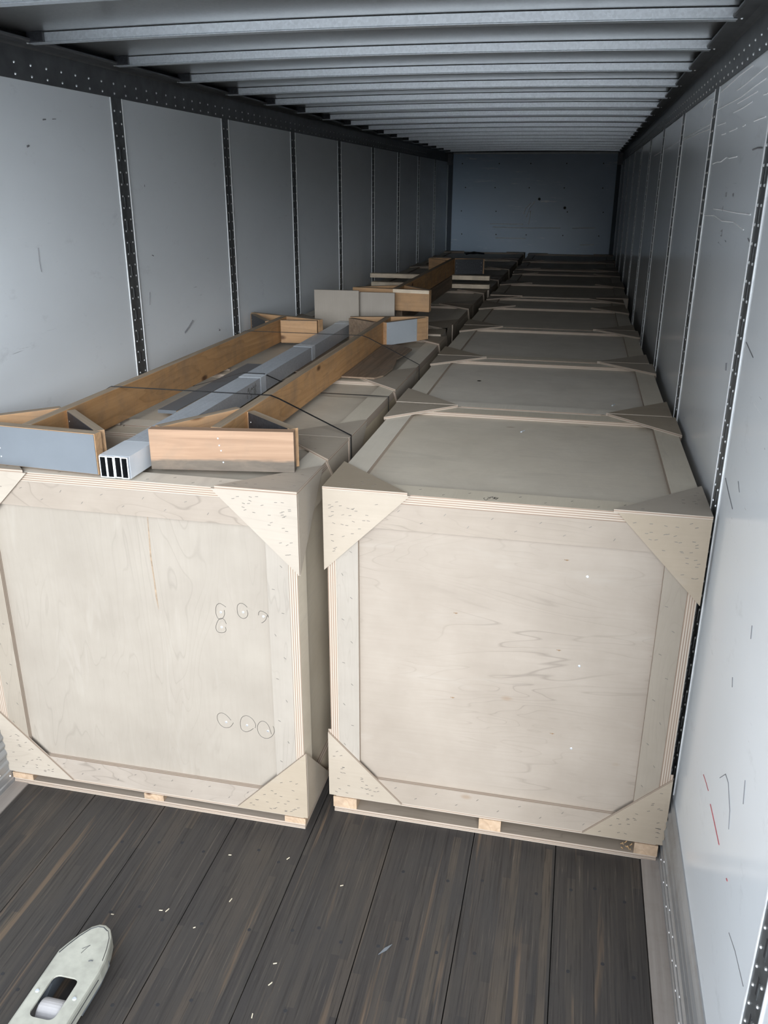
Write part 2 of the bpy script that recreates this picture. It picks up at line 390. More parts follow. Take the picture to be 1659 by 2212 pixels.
for pts in ([(.05, 2.02), (-.02, 1.93), (-.06, 1.80)], [(.0, 2.0), (-.08, 1.92), (-.10, 1.84)], [(-.55, 1.655), (.0, 1.65), (.45, 1.655)], [(-.6, 1.70), (-.1, 1.702)], [(.62, 1.655), (.95, 1.66)], [(-.5, 1.50), (-.05, 1.498)], [(.0, 1.9), (-.02, 1.7)], [(.75, 1.42), (.95, 1.425)]):
    tube(b, [Vector((x, YE-.001, z)) for x, z in pts], .006, SEAM, 4)
struct(b.build('wall_front'), 'blue grey front wall at the far end of the trailer')
b = MB(); b.box((-1.18, YE-0.012, 2.668), (1.18, YE+0.03, 2.692), SEAM); b.box((-W2, YE-0.005, 2.692), (W2, YE+0.05, 2.76), RAIL)
struct(b.build('trim_1'), 'pale metal strip along the top of the front wall')
for k, s_ in ((2, -1), (3, 1)):
    b = MB(); b.prism([(s_*W2, YE+0.03), (s_*W2, YE-0.09), (s_*1.235, YE-0.09), (s_*1.18, YE-0.012), (s_*1.18, YE+0.03)], 2, 0, 2.60, STEEL)
    b.box((min(s_*W2, s_*1.185), YE-0.10, 2.52), (max(s_*W2, s_*1.185), YE, 2.68), DARKP)
    struct(b.build('trim_%d' % k), 'blue grey corner post beside the front wall')

# roof skin: gently cambered sheet
def cam_z(x): return 0.012*(1-(x/1.18)**2)
b = MB(); i = b.mi(ROOF); N = 24; prev = None
for k in range(N+1):
    x = -W2 + 2*W2*k/N; z = 2.711 + cam_z(max(-1.18, min(1.18, x)))
    cur = [b.bm.verts.new((x, y, z+dz)) for dz in (0, 0.01) for y in (REAR, YE+0.05)]
    if prev:
        for q in ((0, 1), (2, 3)):
            f = b.bm.faces.new((prev[q[0]], prev[q[1]], cur[q[1]], cur[q[0]])); f.material_index = i
    prev = cur
struct(b.build('ceiling', smooth=True), 'dull metal roof skin of the trailer')

# roof bows
tn = 4
nb = 0
k0 = int((REAR-3.06)/0.61)
for k in range(-6, 17):
    Y0 = 3.06+0.61*k
    if Y0 > YE-0.15: break
    b = MB(); i = b.mi(GALV); prev = None
    for j in range(17):
        x = -1.19 + 2.38*j/16; c = cam_z(x)
        prof = [(0, 2.7105), (0, 2.7078), (0, 2.680), (-0.004, 2.677), (-0.004, 2.675), (0.034, 2.675), (0.034, 2.678), (0.004, 2.679), (0.004, 2.7105)]; NP = 9
        cur = [b.bm.verts.new((x, Y0+p[0], p[1]+c)) for p in prof]
        if prev:
            for q in range(NP):
                f = b.bm.faces.new((prev[q], prev[(q+1) % NP], cur[(q+1) % NP], cur[q])); f.material_index = i if q else b.mi(SLOT)
        else: f = b.bm.faces.new(cur)
        prev = cur
    b.bm.faces.new(prev)
    bow = struct(b.build('trim_%d' % tn), 'galvanised roof bow across the trailer ceiling'); tn += 1
    bb = MB(); bb.box((-1.19, Y0-0.012, 2.679), (-1.125, Y0-0.001, 2.7115), DARKP, bev=0.002)
    br = bb.build('end_bracket', bow)
    br['label'] = 'dark bracket at the left end of the bow'

# top rails with rivets
for s_, nm in ((-1, 'left'), (1, 'right')):
    b = MB()
    x0 = s_*W2
    def bxx(xa, xb, za, zb, m, bev=0): b.box((min(xa, xb), REAR, za), (max(xa, xb), YE, zb), m, bev=bev)
    bxx(x0+s_*0.01, x0-s_*0.004, ZR, 2.676, RAIL)
    # coved flange
    pts = [(x0+s_*0.01, 2.67), (x0-s_*0.004, 2.67), (x0-s_*0.010, 2.676), (x0-s_*0.028, 2.680), (x0-s_*0.072, 2.680), (x0-s_*0.076, 2.684), (x0-s_*0.076, 2.690), (x0-s_*0.040, 2.694), (x0-s_*0.030, 2.712), (x0+s_*0.01, 2.74)]
    b.prism(pts, 1, REAR, YE, RAIL)
    y = REAR+0.04
    n = 0
    for q in range(int((YE-REAR)/0.1)):
        yy = 3.04 - 0.1*39 + 0.1*q
        if yy < REAR+0.02: continue
        if yy > YE-0.05: break
        for z in (2.617, 2.579): b.disc((x0-s_*0.004, yy, z), 0.0052, 0.003, 0, RIVET, 6, True, -s_)
    for k in range(-6, 17):
        yy = 3.06+0.61*k
        if yy > YE-0.1 or yy < REAR+0.05: continue
        for dx in (0.047, 0.062): b.disc((x0-s_*dx, yy+0.015, 2.680), 0.005, 0.003, 2, RIVET, 6, True, -1)
    struct(b.build('trim_%d' % tn), 'dark riveted top rail along the %s wall' % nm); tn += 1

# wall posts
for s_, nm, m in ((-1, 'left', 0), (1, 'right', 0)):
    for k in range(-3, 8):
        ya = 3.707 + 1.2192*k
        if s_ > 0: ya = 3.754 + 1.2192*k
        if ya < REAR: continue
        yb = ya+0.088
        b = MB(); xf = s_*W2; t = 0.004
        lo = min(xf, xf-s_*t); hi = max(xf, xf-s_*t)
        b.box((lo, ya, 0.26), (hi, yb, ZR+0.002), POST)
        se = 0.0055
        b.box((min(xf, xf-s_*0.007), yb, 0.26), (max(xf, xf-s_*0.007), yb+se, ZR), SEAM)
        b.box((min(xf, xf-s_*0.003), ya-0.004, 0.26), (max(xf, xf-s_*0.003), ya, ZR), SEAM)
        z = 0.31; c = 0
        while z < 2.52:
            for yy in (ya+0.018, ya+0.070): b.disc((xf-s_*t, yy, z), 0.0048, 0.003, 0, RIVET, 6, True, -s_)
            if c % 2 == 0 and z < 2.40:
                b.box((min(xf-s_*t, xf-s_*(t+0.0008)), ya+0.041, z-0.022+0.025), (max(xf-s_*t, xf-s_*(t+0.0008)), ya+0.047, z+0.047), SLOT)
                b.box((min(xf-s_*t, xf-s_*(t+0.0016)), ya+0.030, z-0.022+0.025), (max(xf-s_*t, xf-s_*(t+0.0016)), ya+0.034, z+0.047), POST)
            z += 0.05; c += 1
        struct(b.build('trim_%d' % tn), 'dark slotted logistic post on the %s wall' % nm); tn += 1

# dark scuffs and dents on the walls (thin raised marks belonging to the liner)
def marks(side, lst, m, name):
    b = MB(); x = side*W2 - side*0.0006
    for pts, r in lst: tube(b, [Vector((x, p[0], p[1])) for p in pts], r*0.6, m, 4)
    o = b.build(name); return o
wr = D.objects['wall_right']; wlft = D.objects['wall_left']
MARK = plain('grey_scuff', (0.20,0.20,0.21), 0.6)
mk = [([(2.836, 2.307), (2.76, 2.309), (2.68, 2.306)], .004), ([(3.224, 2.19), (3.22, 2.178)], .007), ([(3.075, 2.187), (3.068, 2.179)], .006),
      ([(3.26, 2.146), (3.262, 2.13)], .0025), ([(3.225, 2.066), (3.20, 2.072), (3.20, 2.052), (3.22, 2.052)], .004),
      ([(2.70, 2.07), (2.67, 2.062), (2.655, 2.075), (2.64, 2.06), (2.66, 2.05)], .003), ([(2.492, 1.81), (2.43, 1.80), (2.367, 1.79)], .0025),
      ([(2.745, 1.705), (2.735, 1.685)], .006), ([(2.307, 1.47), (2.27, 1.452)], .002), ([(2.487, 1.42), (2.40, 1.40), (2.322, 1.385)], .0025),
      ([(1.95, 0.78), (1.90, 0.83), (1.86, 0.835), (1.80, 0.80), (1.78, 0.76)], .0018), ([(2.0, 1.05), (1.985, 1.03)], .002), ([(1.72, .95), (1.70, .90)], .002),
      ([(1.9, 1.25), (1.89, 1.22)], .002), ([(1.75, 1.35), (1.69, 1.31)], .0018), ([(1.62, .6), (1.55, .62), (1.45, .63)], .0015)]
o = marks(1, mk, MARK, 'scuff_marks'); o.parent = wr
SCW = plain('white_scratch', (0.97, 0.98, 1.0), 0.75)
SL = [[(3.038, 2.549), (3.282, 2.549), (3.463, 2.544), (3.71, 2.538)], [(2.792, 2.518), (2.951, 2.514), (3.133, 2.508), (3.31, 2.506)], [(2.895, 2.465), (3.032, 2.464), (3.253, 2.463)], [(2.965, 2.444), (3.117, 2.44), (3.317, 2.44)], [(3.889, 2.441), (4.306, 2.441), (4.991, 2.44), (6.129, 2.432), (7.013, 2.426)], [(3.857, 2.423), (4.232, 2.43), (4.981, 2.432)], [(2.707, 2.385), (2.8, 2.386), (2.885, 2.386)], [(3.035, 2.385), (3.081, 2.384)], [(3.195, 2.385), (3.355, 2.384)], [(3.441, 2.383), (3.533, 2.384)], [(3.113, 2.298), (3.271, 2.298), (3.332, 2.303), (3.46, 2.292), (3.57, 2.294), (3.68, 2.29)], [(3.487, 2.42), (3.681, 2.424)], [(2.729, 2.445), (2.789, 2.446)], [(3.915, 2.536), (4.048, 2.542), (4.25, 2.525)], [(3.492, 2.133), (3.241, 2.134), (3.039, 2.132), (2.72, 2.133)], [(3.729, 2.104), (3.447, 2.111), (3.245, 2.099), (2.995, 2.104), (2.793, 2.089)], [(2.788, 2.487), (2.966, 2.484), (3.183, 2.477), (3.74, 2.481)]]
o = marks(1, [(q, .0034) for q in SL], SCW, 'white_scratches'); o.parent = wr
RED = plain('red_crayon', (0.45, 0.10, 0.11), 0.6)
o = marks(1, [([(2.14, .645), (2.09, .655), (2.05, .66)], .002), ([(2.0, .655), (1.92, .658), (1.84, .66)], .0026), ([(1.72, .665), (1.71, .667)], .003)], RED, 'red_scrape'); o.parent = wr
mk = [([(3.07, 2.342), (3.055, 2.338)], .006), ([(3.04, 1.98), (3.036, 1.93), (3.04, 1.89)], .0025), ([(3.20, 2.44), (3.18, 2.438)], .004), ([(3.27, 2.446), (3.245, 2.444)], .002),
      ([(4.36, 1.52), (4.30, 1.49), (4.25, 1.47)], .008), ([(3.948, 2.21), (3.946, 2.2)], .003), ([(3.96, 1.89), (3.975, 1.885)], .004),
      ([(4.7, 1.42), (4.715, 1.415)], .009), ([(3.9, 1.72), (3.89, 1.66)], .003)]
o = marks(-1, mk, MARK, 'scuff_marks'); o.parent = wlft

# ribbed scuff rails at floor level
for s_, nm in ((-1, 'left'), (1, 'right')):
    X = lambda d: s_*(W2-d)
    pr = [(-0.02, 0.0), (0.024, 0.0), (0.024, 0.02), (0.020, 0.024), (0.020, 0.050), (0.024, 0.054), (0.024, 0.062), (0.019, 0.066), (0.019, 0.090), (0.023, 0.094),
          (0.023, 0.104), (0.016, 0.110), (0.016, 0.126), (0.021, 0.134), (0.023, 0.144), (0.018, 0.156), (0.014, 0.162), (0.019, 0.172), (0.021, 0.180), (0.016, 0.192),
          (0.012, 0.198), (0.017, 0.208), (0.019, 0.216), (0.013, 0.228), (0.009, 0.234), (0.012, 0.246), (0.004, 0.258), (-0.02, 0.258)]
    b = MB(); b.prism([(X(d), z) for d, z in pr], 1, REAR, YE, SCUFF)
    y = REAR+0.1
    while y < 6:
        b.disc((X(0.020), y, 0.037), 0.0045, 0.003, 0, RIVET, 6, True, -s_)
        b.disc((X(0.019), y+0.05, 0.078), 0.0045, 0.003, 0, RIVET, 6, True, -s_)
        y += 0.105
    o = struct(b.build('baseboard_%s' % nm), 'ribbed aluminium scuff rail at the foot of the %s wall' % nm)
    b = MB(); xa, xb = sorted((s_*1.1665, s_*1.229)); b.box((xa+(0.0015 if s_ > 0 else 0), REAR, -0.02), (xb, YE, 0.003), SILL)
    struct(b.build('trim_%d' % tn), 'dusty metal floor channel beside the %s scuff rail' % nm); tn += 1

# floor
b = MB(); PW = 0.2915; X0 = -1.166
base_m = SLOT
b.box((-W2, REAR, -0.05), (W2, YE, -0.028), base_m)
for k in range(8):
    xa = X0 + k*PW; b.box((xa+0.0016, REAR, -0.028), (xa+PW-0.0016, YE, 0.0), FLOOR)
    r = 0
    y = -0.6 + 0.02*k
    while y < 3.0:
        for f in (0.22, 0.5, 0.8):
            if random.random() < 0.8:
                b.disc((xa+PW*f+random.uniform(-.012, .012), y+random.uniform(-.012, .012)+(0.03 if f == .5 else 0), 0.0001), 0.0062, 0.0006, 2, SLOT, 7, False, 1)
        y += 0.305
struct(b.build('floor'), 'dark worn laminated hardwood plank floor of the trailer')

# unseen ground added outside: pale part bounces light in, dark part limits it
b = MB(); b.box((-30, -60, -0.06), (30, -5.0, -0.006), plain('dark_ground_light_cut', (0.05, 0.05, 0.05), 0.9))
b.box((-30, -5.0, -0.06), (30, REAR, -0.004), plain('pale_ground_light_bounce', (0.72, 0.72, 0.71), 0.9))
struct(b.build('ground'), 'unseen ground added outside the open rear, pale part bouncing light in')

# ------------------------------------------------------------------ crates
TG, TB = 0.010, 0.018
def staple_tri(b, rng, corner, du, dv, L, axis, pos, n, sign):
    """staples inside a right triangle on a plane; corner 2D, du,dv = +-1 leg directions"""
    k = 0
    while k < n:
        u = rng.uniform(0.02, L-0.03); v = rng.uniform(0.015, L-0.03)
        if u+v > L-0.03: continue
        k += 1
        cu, cv = corner[0]+du*u, corner[1]+dv*v
        staple(b, cu, cv, axis, pos, sign, rng.uniform(-.3, .5))
def staple(b, cu, cv, axis, pos, sign, ang, L=0.0048, w=0.0008):
    ca, sa = math.cos(ang), math.sin(ang)
    pts = [(cu+a*ca-c*sa, cv+a*sa+c*ca) for a, c in ((-L, -w), (L, -w), (L, w), (-L, w))]
    b.prism(pts, axis, pos-sign*0.0002, pos+sign*0.0005, STAPLE)

def make_crate(name, x0, x1, y0, y1, zt, zb, label, group, front=False, grain='h', seed=0, skid=True, gs=0.28):
    rng = random.Random(seed)
    cx, cyy = (x0+x1)/2, (y0+y1)/2
    root = thing('plywood_crate', label, 'crate', (cx, cyy, 0), 0, group)
    ax0, ax1, ay0, ay1 = x0-cx, x1-cx, y0-cyy, y1-cyy
    panel = PLY_H if grain == 'h' else PLY_V
    t2 = TG+TB
    # body
    b = MB()
    b.box((ax0+t2, ay0+t2, zb), (ax1-t2, ay1-t2, zt-t2), panel, PLY_S, 1)
    bd = b.build('body', root)
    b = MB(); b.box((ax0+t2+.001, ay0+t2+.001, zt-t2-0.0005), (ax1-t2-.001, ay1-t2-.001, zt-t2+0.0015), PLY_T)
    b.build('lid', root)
    BW = 0.09
    zt1 = zt-TG; zt2 = zt-t2-0.015
    ox0, ox1, oy0, oy1 = ax0+TG, ax1-TG, ay0+TG, ay1-TG
    # lid battens
    for nm_, lo, hi in (('f', (ox0, oy0, zt2), (ox1, oy0+BW, zt1)), ('b', (ox0, oy1-BW, zt2), (ox1, oy1, zt1)),
                        ('l', (ox0, oy0+BW+.0015, zt2), (ox0+BW, oy1-BW-.0015, zt1)), ('r', (ox1-BW, oy0+BW+.0015, zt2), (ox1, oy1-BW-.0015, zt1))):
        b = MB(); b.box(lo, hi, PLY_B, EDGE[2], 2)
        if front and nm_ == 'f':
            for q in range(9): staple(b, ox0+0.3+q*0.08, oy0+(0.025 if q % 2 else 0.06), 2, zt1, 1, 0.8)
        b.build('lid_batten', root)
    # side battens (their edges close off the front face)
    for sgn, xa, xb in ((-1, ox0, ox0+0.030), (1, ox1-0.030, ox1)):
        for lo, hi in (((xa, oy0, zb), (xb, oy0+BW, zt2-.0005)), ((xa, oy1-BW, zb), (xb, oy1, zt2-.0005)),
                       ((xa, oy0+BW+.001, zt2-BW), (xb, oy1-BW-.001, zt2-.0005))) + ((((xa, oy0+BW+.001, zb), (xb, oy1-BW-.001, zb+BW)),) if front else ()):
            one('side_batten', lo, hi, PLY_S, root, EDGE[0], 0)
    # front battens
    fy0, fy1 = oy0, oy0+TB
    xa, xb = ox0+0.0305, ox1-0.0305
    hm = PLY_H; vm = PLY_V
    wv = 0.075
    specs = [((xa, fy0, zt2-BW), (xb, fy1, zt2-.0005), hm, 'h'), ((xa, fy0, zb), (xb, fy1, zb+BW), hm, 'h'),
             ((xa, fy0, zb+BW+.0008), (xa+wv, fy1, zt2-BW-.0008), vm, 'v'), ((xb-wv, fy0, zb+BW+.0008), (xb, fy1, zt2-BW-.0008), vm, 'v')]
    for lo, hi, m_, o_ in specs if front else specs[:1]:
        b = MB(); b.box(lo, hi, m_, EDGE[1], 1)
        if front:
            if o_ == 'h':
                x = lo[0]+0.06; q = 0
                while x < hi[0]-0.03:
                    staple(b, x, lo[2]+(0.03 if q % 2 else 0.065), 1, fy0, -1, 0.7+rng.uniform(-.3, .3)); x += 0.075; q += 1
            else:
                z = lo[2]+0.05; q = 0
                while z < hi[2]-0.03:
                    staple(b, lo[0]+(0.02 if q % 2 else 0.05), z, 1, fy0, -1, -0.6+rng.uniform(-.5, .5)); z += 0.085; q += 1
        b.build('front_batten', root)
    # gussets
    def g(): return gs*rng.uniform(0.965, 1.03)
    for cxn, sx_ in ((ax0, 1), (ax1, -1)):
        for cyn, sy_ in ((ay0, 1), (ay1, -1)):
            a_, c_ = g(), g(); b = MB()
            b.prism([(cxn, cyn), (cxn+sx_*a_, cyn), (cxn, cyn+sy_*c_)], 2, zt-TG, zt, PLY_G, EDGE[2])
            if front: staple_tri(b, rng, (cxn, cyn), sx_, sy_, gs, 2, zt, 8, 1)
            b.build('corner_gusset', root)
            # side gusset, top
            a_, c_ = g(), g(); b = MB()
            b.prism([(cyn+sy_*(TG if front else 0), zt-TG-.0003), (cyn+sy_*a_, zt-TG-.0003), (cyn+sy_*(TG if front else 0), zt-TG-c_)], 0, cxn, cxn+sx_*TG, PLY_S if sx_ > 0 else PLY_G, EDGE[0])
            b.build('corner_gusset', root)
            if front and sy_ > 0:
                a_, c_ = g(), g(); b = MB()
                b.prism([(cyn+sy_*TG, zb), (cyn+sy_*a_, zb), (cyn+sy_*TG, zb+c_)], 0, cxn, cxn+sx_*TG, PLY_S if sx_ > 0 else PLY_G, EDGE[0])
                b.build('corner_gusset', root)
        a_, c_ = g(), g()
        i0 = cxn+sx_*(TG+.0003) if not front else cxn+sx_*0.0005
        b = MB(); b.prism([(i0, zt-TG-.0003), (i0+sx_*a_, zt-TG-.0003), (i0, zt-TG-c_)], 1, ay0, ay0+TG, PLY_G, EDGE[1])
        if front: staple_tri(b, rng, (i0, zt-TG), sx_, -1, gs, 1, ay0, 30, -1)
        b.build('corner_gusset', root)
        if front:
            a_, c_ = g(), g(); b = MB(); b.prism([(i0, zb), (i0+sx_*a_, zb), (i0, zb+c_)], 1, ay0, ay0+TG, PLY_G, EDGE[1])
            staple_tri(b, rng, (i0, zb), sx_, 1, gs, 1, ay0, 26, -1)
            b.build('corner_gusset', root)
    # pallet under the crate
    zs = 0.020; zd = zb-0.016
    one('pallet_deck', (ox0+.012, oy0+.006, zd), (ox1-.012, oy1-.006, zb-.0003), PLY_H, root, EDGE[2], 2)
    b = MB(); b.box((ox0+.006, oy0+.002, 0.0003), (ox1-.006, oy1-.002, zs*0.5), PLY_H, EDGE[2], 2); b.box((ox0+.006, oy0+.004, zs*0.5+.0004), (ox1-.006, oy1-.004, zs), PLY_H, EDGE[2], 2)
    b.build('pallet_base', root)
    wl_, wr_ = (0.09, 0.08)
    mid = 0.08
    xs = ((ox0+.002, ox0+.002+wl_), ((ox0+ox1)/2-mid/2, (ox0+ox1)/2+mid/2), (ox1-.004-wr_, ox1-.004))
    ys = (oy0+.001, (oy0+oy1)/2-.05, oy1-.10)
    if not front: xs, ys = (xs[0], xs[2]), ys[:1]
    for xa_, xb_ in xs:
        for ya_ in ys:
            one('pallet_block', (xa_, ya_, zs+.0003), (xb_, ya_+.095, zd-.0003), BLOCK, root, bev=0.0015)
    return root

ordn = ['front', 'second', 'third', 'fourth', 'fifth', 'sixth', 'seventh', 'eighth', 'ninth', 'tenth', 'eleventh']
# right-hand row
R = [(2.482, 3.672, .036, 1.234, 1.300), (3.682, 4.862, .030, 1.222, 1.300), (4.872, 6.050, .026, 1.205, 1.300), (6.060, 7.215, .020, 1.188, 1.300),
     (7.225, 7.875, .010, 1.176, 1.296), (7.885, 9.050, .015, 1.222, 1.304), (9.060, 10.240, .045, 1.225, 1.300), (10.250, 10.845, .03, 1.222, 1.300),
     (10.855, 12.03, .03, 1.215, 1.300), (12.04, 13.37, .02, 1.235, 1.302)]
rl = ['big plywood crate at the open end of the right row, handwriting on its rim',
      'plywood crate directly behind the front crate of the right row, three screws scattered on its lid',
      'third plywood crate of the right row, with a small black oval on its lid',
      'fourth plywood crate of the right row, just before the short one',
      'short narrow plywood crate, fifth in the right row',
      'plywood crate behind the short fifth one of the right row, right corner jutting out',
      'seventh plywood crate of the right row, in the dim part of the trailer',
      'short shallow plywood crate, eighth in the right row, near the dark end',
      'ninth plywood crate of the right row, last but one before the front wall',
      'last plywood crate of the right row, against the blue grey front wall']
rl[1] = 'second plywood crate of the right row, small black oval mark on its lid'
rl[2] = 'third plywood crate of the right row, with a pale patch across its right lid batten'
RC = []
for k, (ya, yb, xa, xb, zt) in enumerate(R):
    RC.append(make_crate('c', xa, xb, ya, yb, zt, 0.083, rl[k], 'plywood crates in the right row', k == 0, 'h', 10+k))
L = [(2.362, 2.990, -1.242, -.010, 1.318), (3.000, 4.120, -1.240, -.010, 1.316), (4.130, 5.435, -1.238, -.012, 1.312), (5.445, 5.945, -1.238, -.050, 1.322),
     (5.955, 7.10, -1.238, -.045, 1.310), (7.11, 8.19, -1.238, -.045, 1.310), (8.20, 9.44, -1.238, -.030, 1.308), (9.45, 10.74, -1.236, -.030, 1.308),
     (10.75, 12.03, -1.236, -.030, 1.308), (12.04, 13.37, -1.230, -.035, 1.312)]
ll = ['plywood crate at the open end of the left row, pen circles on its front',
      'second plywood crate of the left row, under the long timber beams',
      'third plywood crate of the left row, carrying a wide weathered board on its lid',
      'shallow plywood crate, fourth in the left row, standing slightly proud of its neighbours',
      'fifth plywood crate of the left row, below the knotty end board',
      'sixth plywood crate of the left row, in front of the two stacked white bars',
      'seventh plywood crate of the left row, under the far end of the last timber beam',
      'eighth plywood crate of the left row, just behind the last timber beam',
      'ninth plywood crate of the left row, bare topped in the dark',
      'last plywood crate of the left row, with a black tangle of strap on top']
LC = []
for k, (ya, yb, xa, xb, zt) in enumerate(L):
    LC.append(make_crate('c', xa, xb, ya, yb, zt, 0.062 if k == 0 else 0.075, ll[k], 'plywood crates in the left row', k == 0, 'v', 40+k))

# pen circles + screws on the left front crate
body_front_L = 2.362+TG+TB
CIR = [[(-0.285, 0.873), (-0.297, 0.881), (-0.308, 0.884), (-0.319, 0.875), (-0.323, 0.854), (-0.321, 0.835), (-0.313, 0.824), (-0.3, 0.829), (-0.292, 0.844), (-0.292, 0.861)],
 [(-0.288, 0.809), (-0.293, 0.822), (-0.302, 0.828), (-0.313, 0.824), (-0.324, 0.804), (-0.327, 0.785), (-0.32, 0.773), (-0.302, 0.773), (-0.291, 0.782), (-0.292, 0.796)],
 [(-0.208, 0.881), (-0.217, 0.89), (-0.23, 0.894), (-0.242, 0.885), (-0.245, 0.866), (-0.241, 0.847), (-0.228, 0.837), (-0.215, 0.841), (-0.207, 0.855), (-0.21, 0.871)],
 [(-0.169, 0.856), (-0.167, 0.868), (-0.16, 0.873), (-0.147, 0.869), (-0.137, 0.861), (-0.135, 0.852), (-0.138, 0.859), (-0.145, 0.841), (-0.157, 0.829), (-0.16, 0.829)],
 [(-0.296, 0.419), (-0.311, 0.437), (-0.329, 0.445), (-0.345, 0.436), (-0.348, 0.415), (-0.338, 0.393), (-0.32, 0.384), (-0.3, 0.391), (-0.287, 0.41)],
 [(-0.205, 0.401), (-0.203, 0.416), (-0.214, 0.437), (-0.234, 0.448), (-0.253, 0.438), (-0.261, 0.413), (-0.258, 0.388), (-0.244, 0.379), (-0.227, 0.385), (-0.212, 0.398)],
 [(-0.145, 0.384), (-0.153, 0.415), (-0.166, 0.432), (-0.182, 0.432), (-0.195, 0.414), (-0.196, 0.39), (-0.185, 0.369), (-0.166, 0.363), (-0.147, 0.372), (-0.134, 0.394), (-0.135, 0.412), (-0.138, 0.419)]]
SCR = [(-0.305, 0.851), (-0.306, 0.794), (-0.224, 0.861), (-0.152, 0.853), (-0.315, 0.408), (-0.236, 0.407), (-0.158, 0.395)]
def smooth_pts(p):
    out = []
    for i in range(len(p)-1):
        p0, p1, p2, p3 = p[max(i-1, 0)], p[i], p[i+1], p[min(i+2, len(p)-1)]
        for t in (0, .25, .5, .75):
            out.append(tuple(0.5*((2*p1[a])+(-p0[a]+p2[a])*t+(2*p0[a]-5*p1[a]+4*p2[a]-p3[a])*t*t+(-p0[a]+3*p1[a]-3*p2[a]+p3[a])*t**3) for a in range(len(p1))))
    out.append(p[-1]); return out
root = LC[0]; ox, oy = root.location.x, root.location.y
LBODY = [c for c in LC[0].children if c.name.startswith('body')][0]; RBODY = [c for c in RC[0].children if c.name.startswith('body')][0]; RRIM = [c for c in RC[0].children if c.name.startswith('lid_batten')][0]
for c in CIR:
    b = MB(); tube(b, [Vector((x-ox, body_front_L-0.0002-oy, z)) for x, z in smooth_pts(c)], 0.0008, INK, 4)
    b.build('pen_circle', LBODY)
for x, z in SCR:
    b = MB(); b.disc((x-ox, body_front_L-oy, z), 0.0045, 0.0012, 1, SCREW, 10, True, -1); b.disc((x-ox, body_front_L-oy-0.0011, z), 0.0013, 0.0003, 1, SLOT, 6, False, -1)
    b.build('screw', LBODY)
# brown mineral streak in the left front panel
STREAK = plain('brown_mineral_streak', (0.27, 0.20, 0.135), 0.6, 0, 0.3, 60)
b = MB(); pts = [(-0.541, 1.215, .001), (-0.543, 1.12, .002), (-0.545, 1.03, .0028), (-0.541, .95, .0022), (-0.539, .88, .003), (-0.535, .835, .0006)]
yb_ = body_front_L-0.0004-oy
i = b.mi(STREAK); prev = None
for x, z, w in pts:
    cur = [b.bm.verts.new((x-w-ox, yb_, z)), b.bm.verts.new((x+w-ox, yb_, z))]
    if prev: f = b.bm.faces.new((prev[0], prev[1], cur[1], cur[0])); f.material_index = i
    prev = cur
o = b.build('grain_streak', LBODY); o['label'] = 'brown streak in the pale veneer'
root = RC[0]; ox, oy = root.location.x, root.location.y; fy = 2.482+TG+TB
for x, z in [(0.893, 1.057), (0.895, 0.733), (0.895, 0.408)]:
    b = MB(); b.disc((x-ox, fy-oy, z), 0.0045, 0.0012, 1, SCREW, 10, True, -1); b.build('screw', RBODY)
KN = plain('knot_brown', (0.20, 0.12, 0.06), 0.6, 0, 0.3, 60)
for x, z in [(0.826, 1.107), (0.826, 0.783), (0.828, 0.458), (0.482, 0.879), (0.482, 0.551)]:
    b = MB(); tube(b, [Vector((x-ox-.009, fy-oy, z+.001)), Vector((x-ox, fy-oy, z)), Vector((x-ox+.006, fy-oy, z+.001))], 0.0009, KN, 4)
    b.disc((x-ox, fy-oy, z), 0.0028, 0.0003, 1, KN, 7, False, -1)
    b.build('pin_knot', RBODY)
S1 = [[(0.558, 2.509), (0.555, 2.508), (0.554, 2.502), (0.558, 2.497), (0.56, 2.491), (0.564, 2.49), (0.566, 2.493), (0.567, 2.504)], [(0.566, 2.506), (0.57, 2.5)], [(0.566, 2.519), (0.571, 2.512), (0.574, 2.508)], [(0.57, 2.508), (0.572, 2.518), (0.574, 2.521)], [(0.574, 2.51), (0.575, 2.518), (0.577, 2.523), (0.578, 2.519)], [(0.578, 2.523), (0.582, 2.525), (0.581, 2.519), (0.579, 2.518)], [(0.586, 2.521), (0.583, 2.51)], [(0.588, 2.52), (0.587, 2.506)], [(0.589, 2.522), (0.589, 2.506)], [(0.591, 2.522), (0.586, 2.521), (0.592, 2.504), (0.595, 2.513), (0.599, 2.519), (0.594, 2.502), (0.589, 2.507)], [(0.592, 2.522), (0.597, 2.513)]]
b = MB()
for s_ in S1: tube(b, [Vector((x-ox, y-oy+0.01, 1.2902)) for x, y in s_], 0.0008, INK, 4)
o = b.build('handwriting', RRIM); o['label'] = 'black handwritten mark on the top rim'
root2 = RC[1]; b = MB(); b.disc((0.33-root2.location.x, 4.33-root2.location.y, 1.2725), 0.012, 0.001, 2, SLOT, 10, False, 1)
o = b.build('knot_plug', [c for c in root2.children if c.name.startswith('lid')][0])
for (x, y, k) in ((0.611, 3.38, 0), (0.985, 3.93, 1)):
    b = MB(); rr = RC[k]; z = 1.2738
    tube(b, [Vector((x, y, z+.004)), Vector((x+.012, y+.02, z+.003))], 0.0022, SCREW, 6); b.disc((x, y, z+.0005), 0.005, .0035, 2, SCREW, 8, True, 1)
    o = b.build('loose_screw'); tag(o, 'loose screw lying on the lid of the %s crate of the right row' % ordn[k], 'screw')

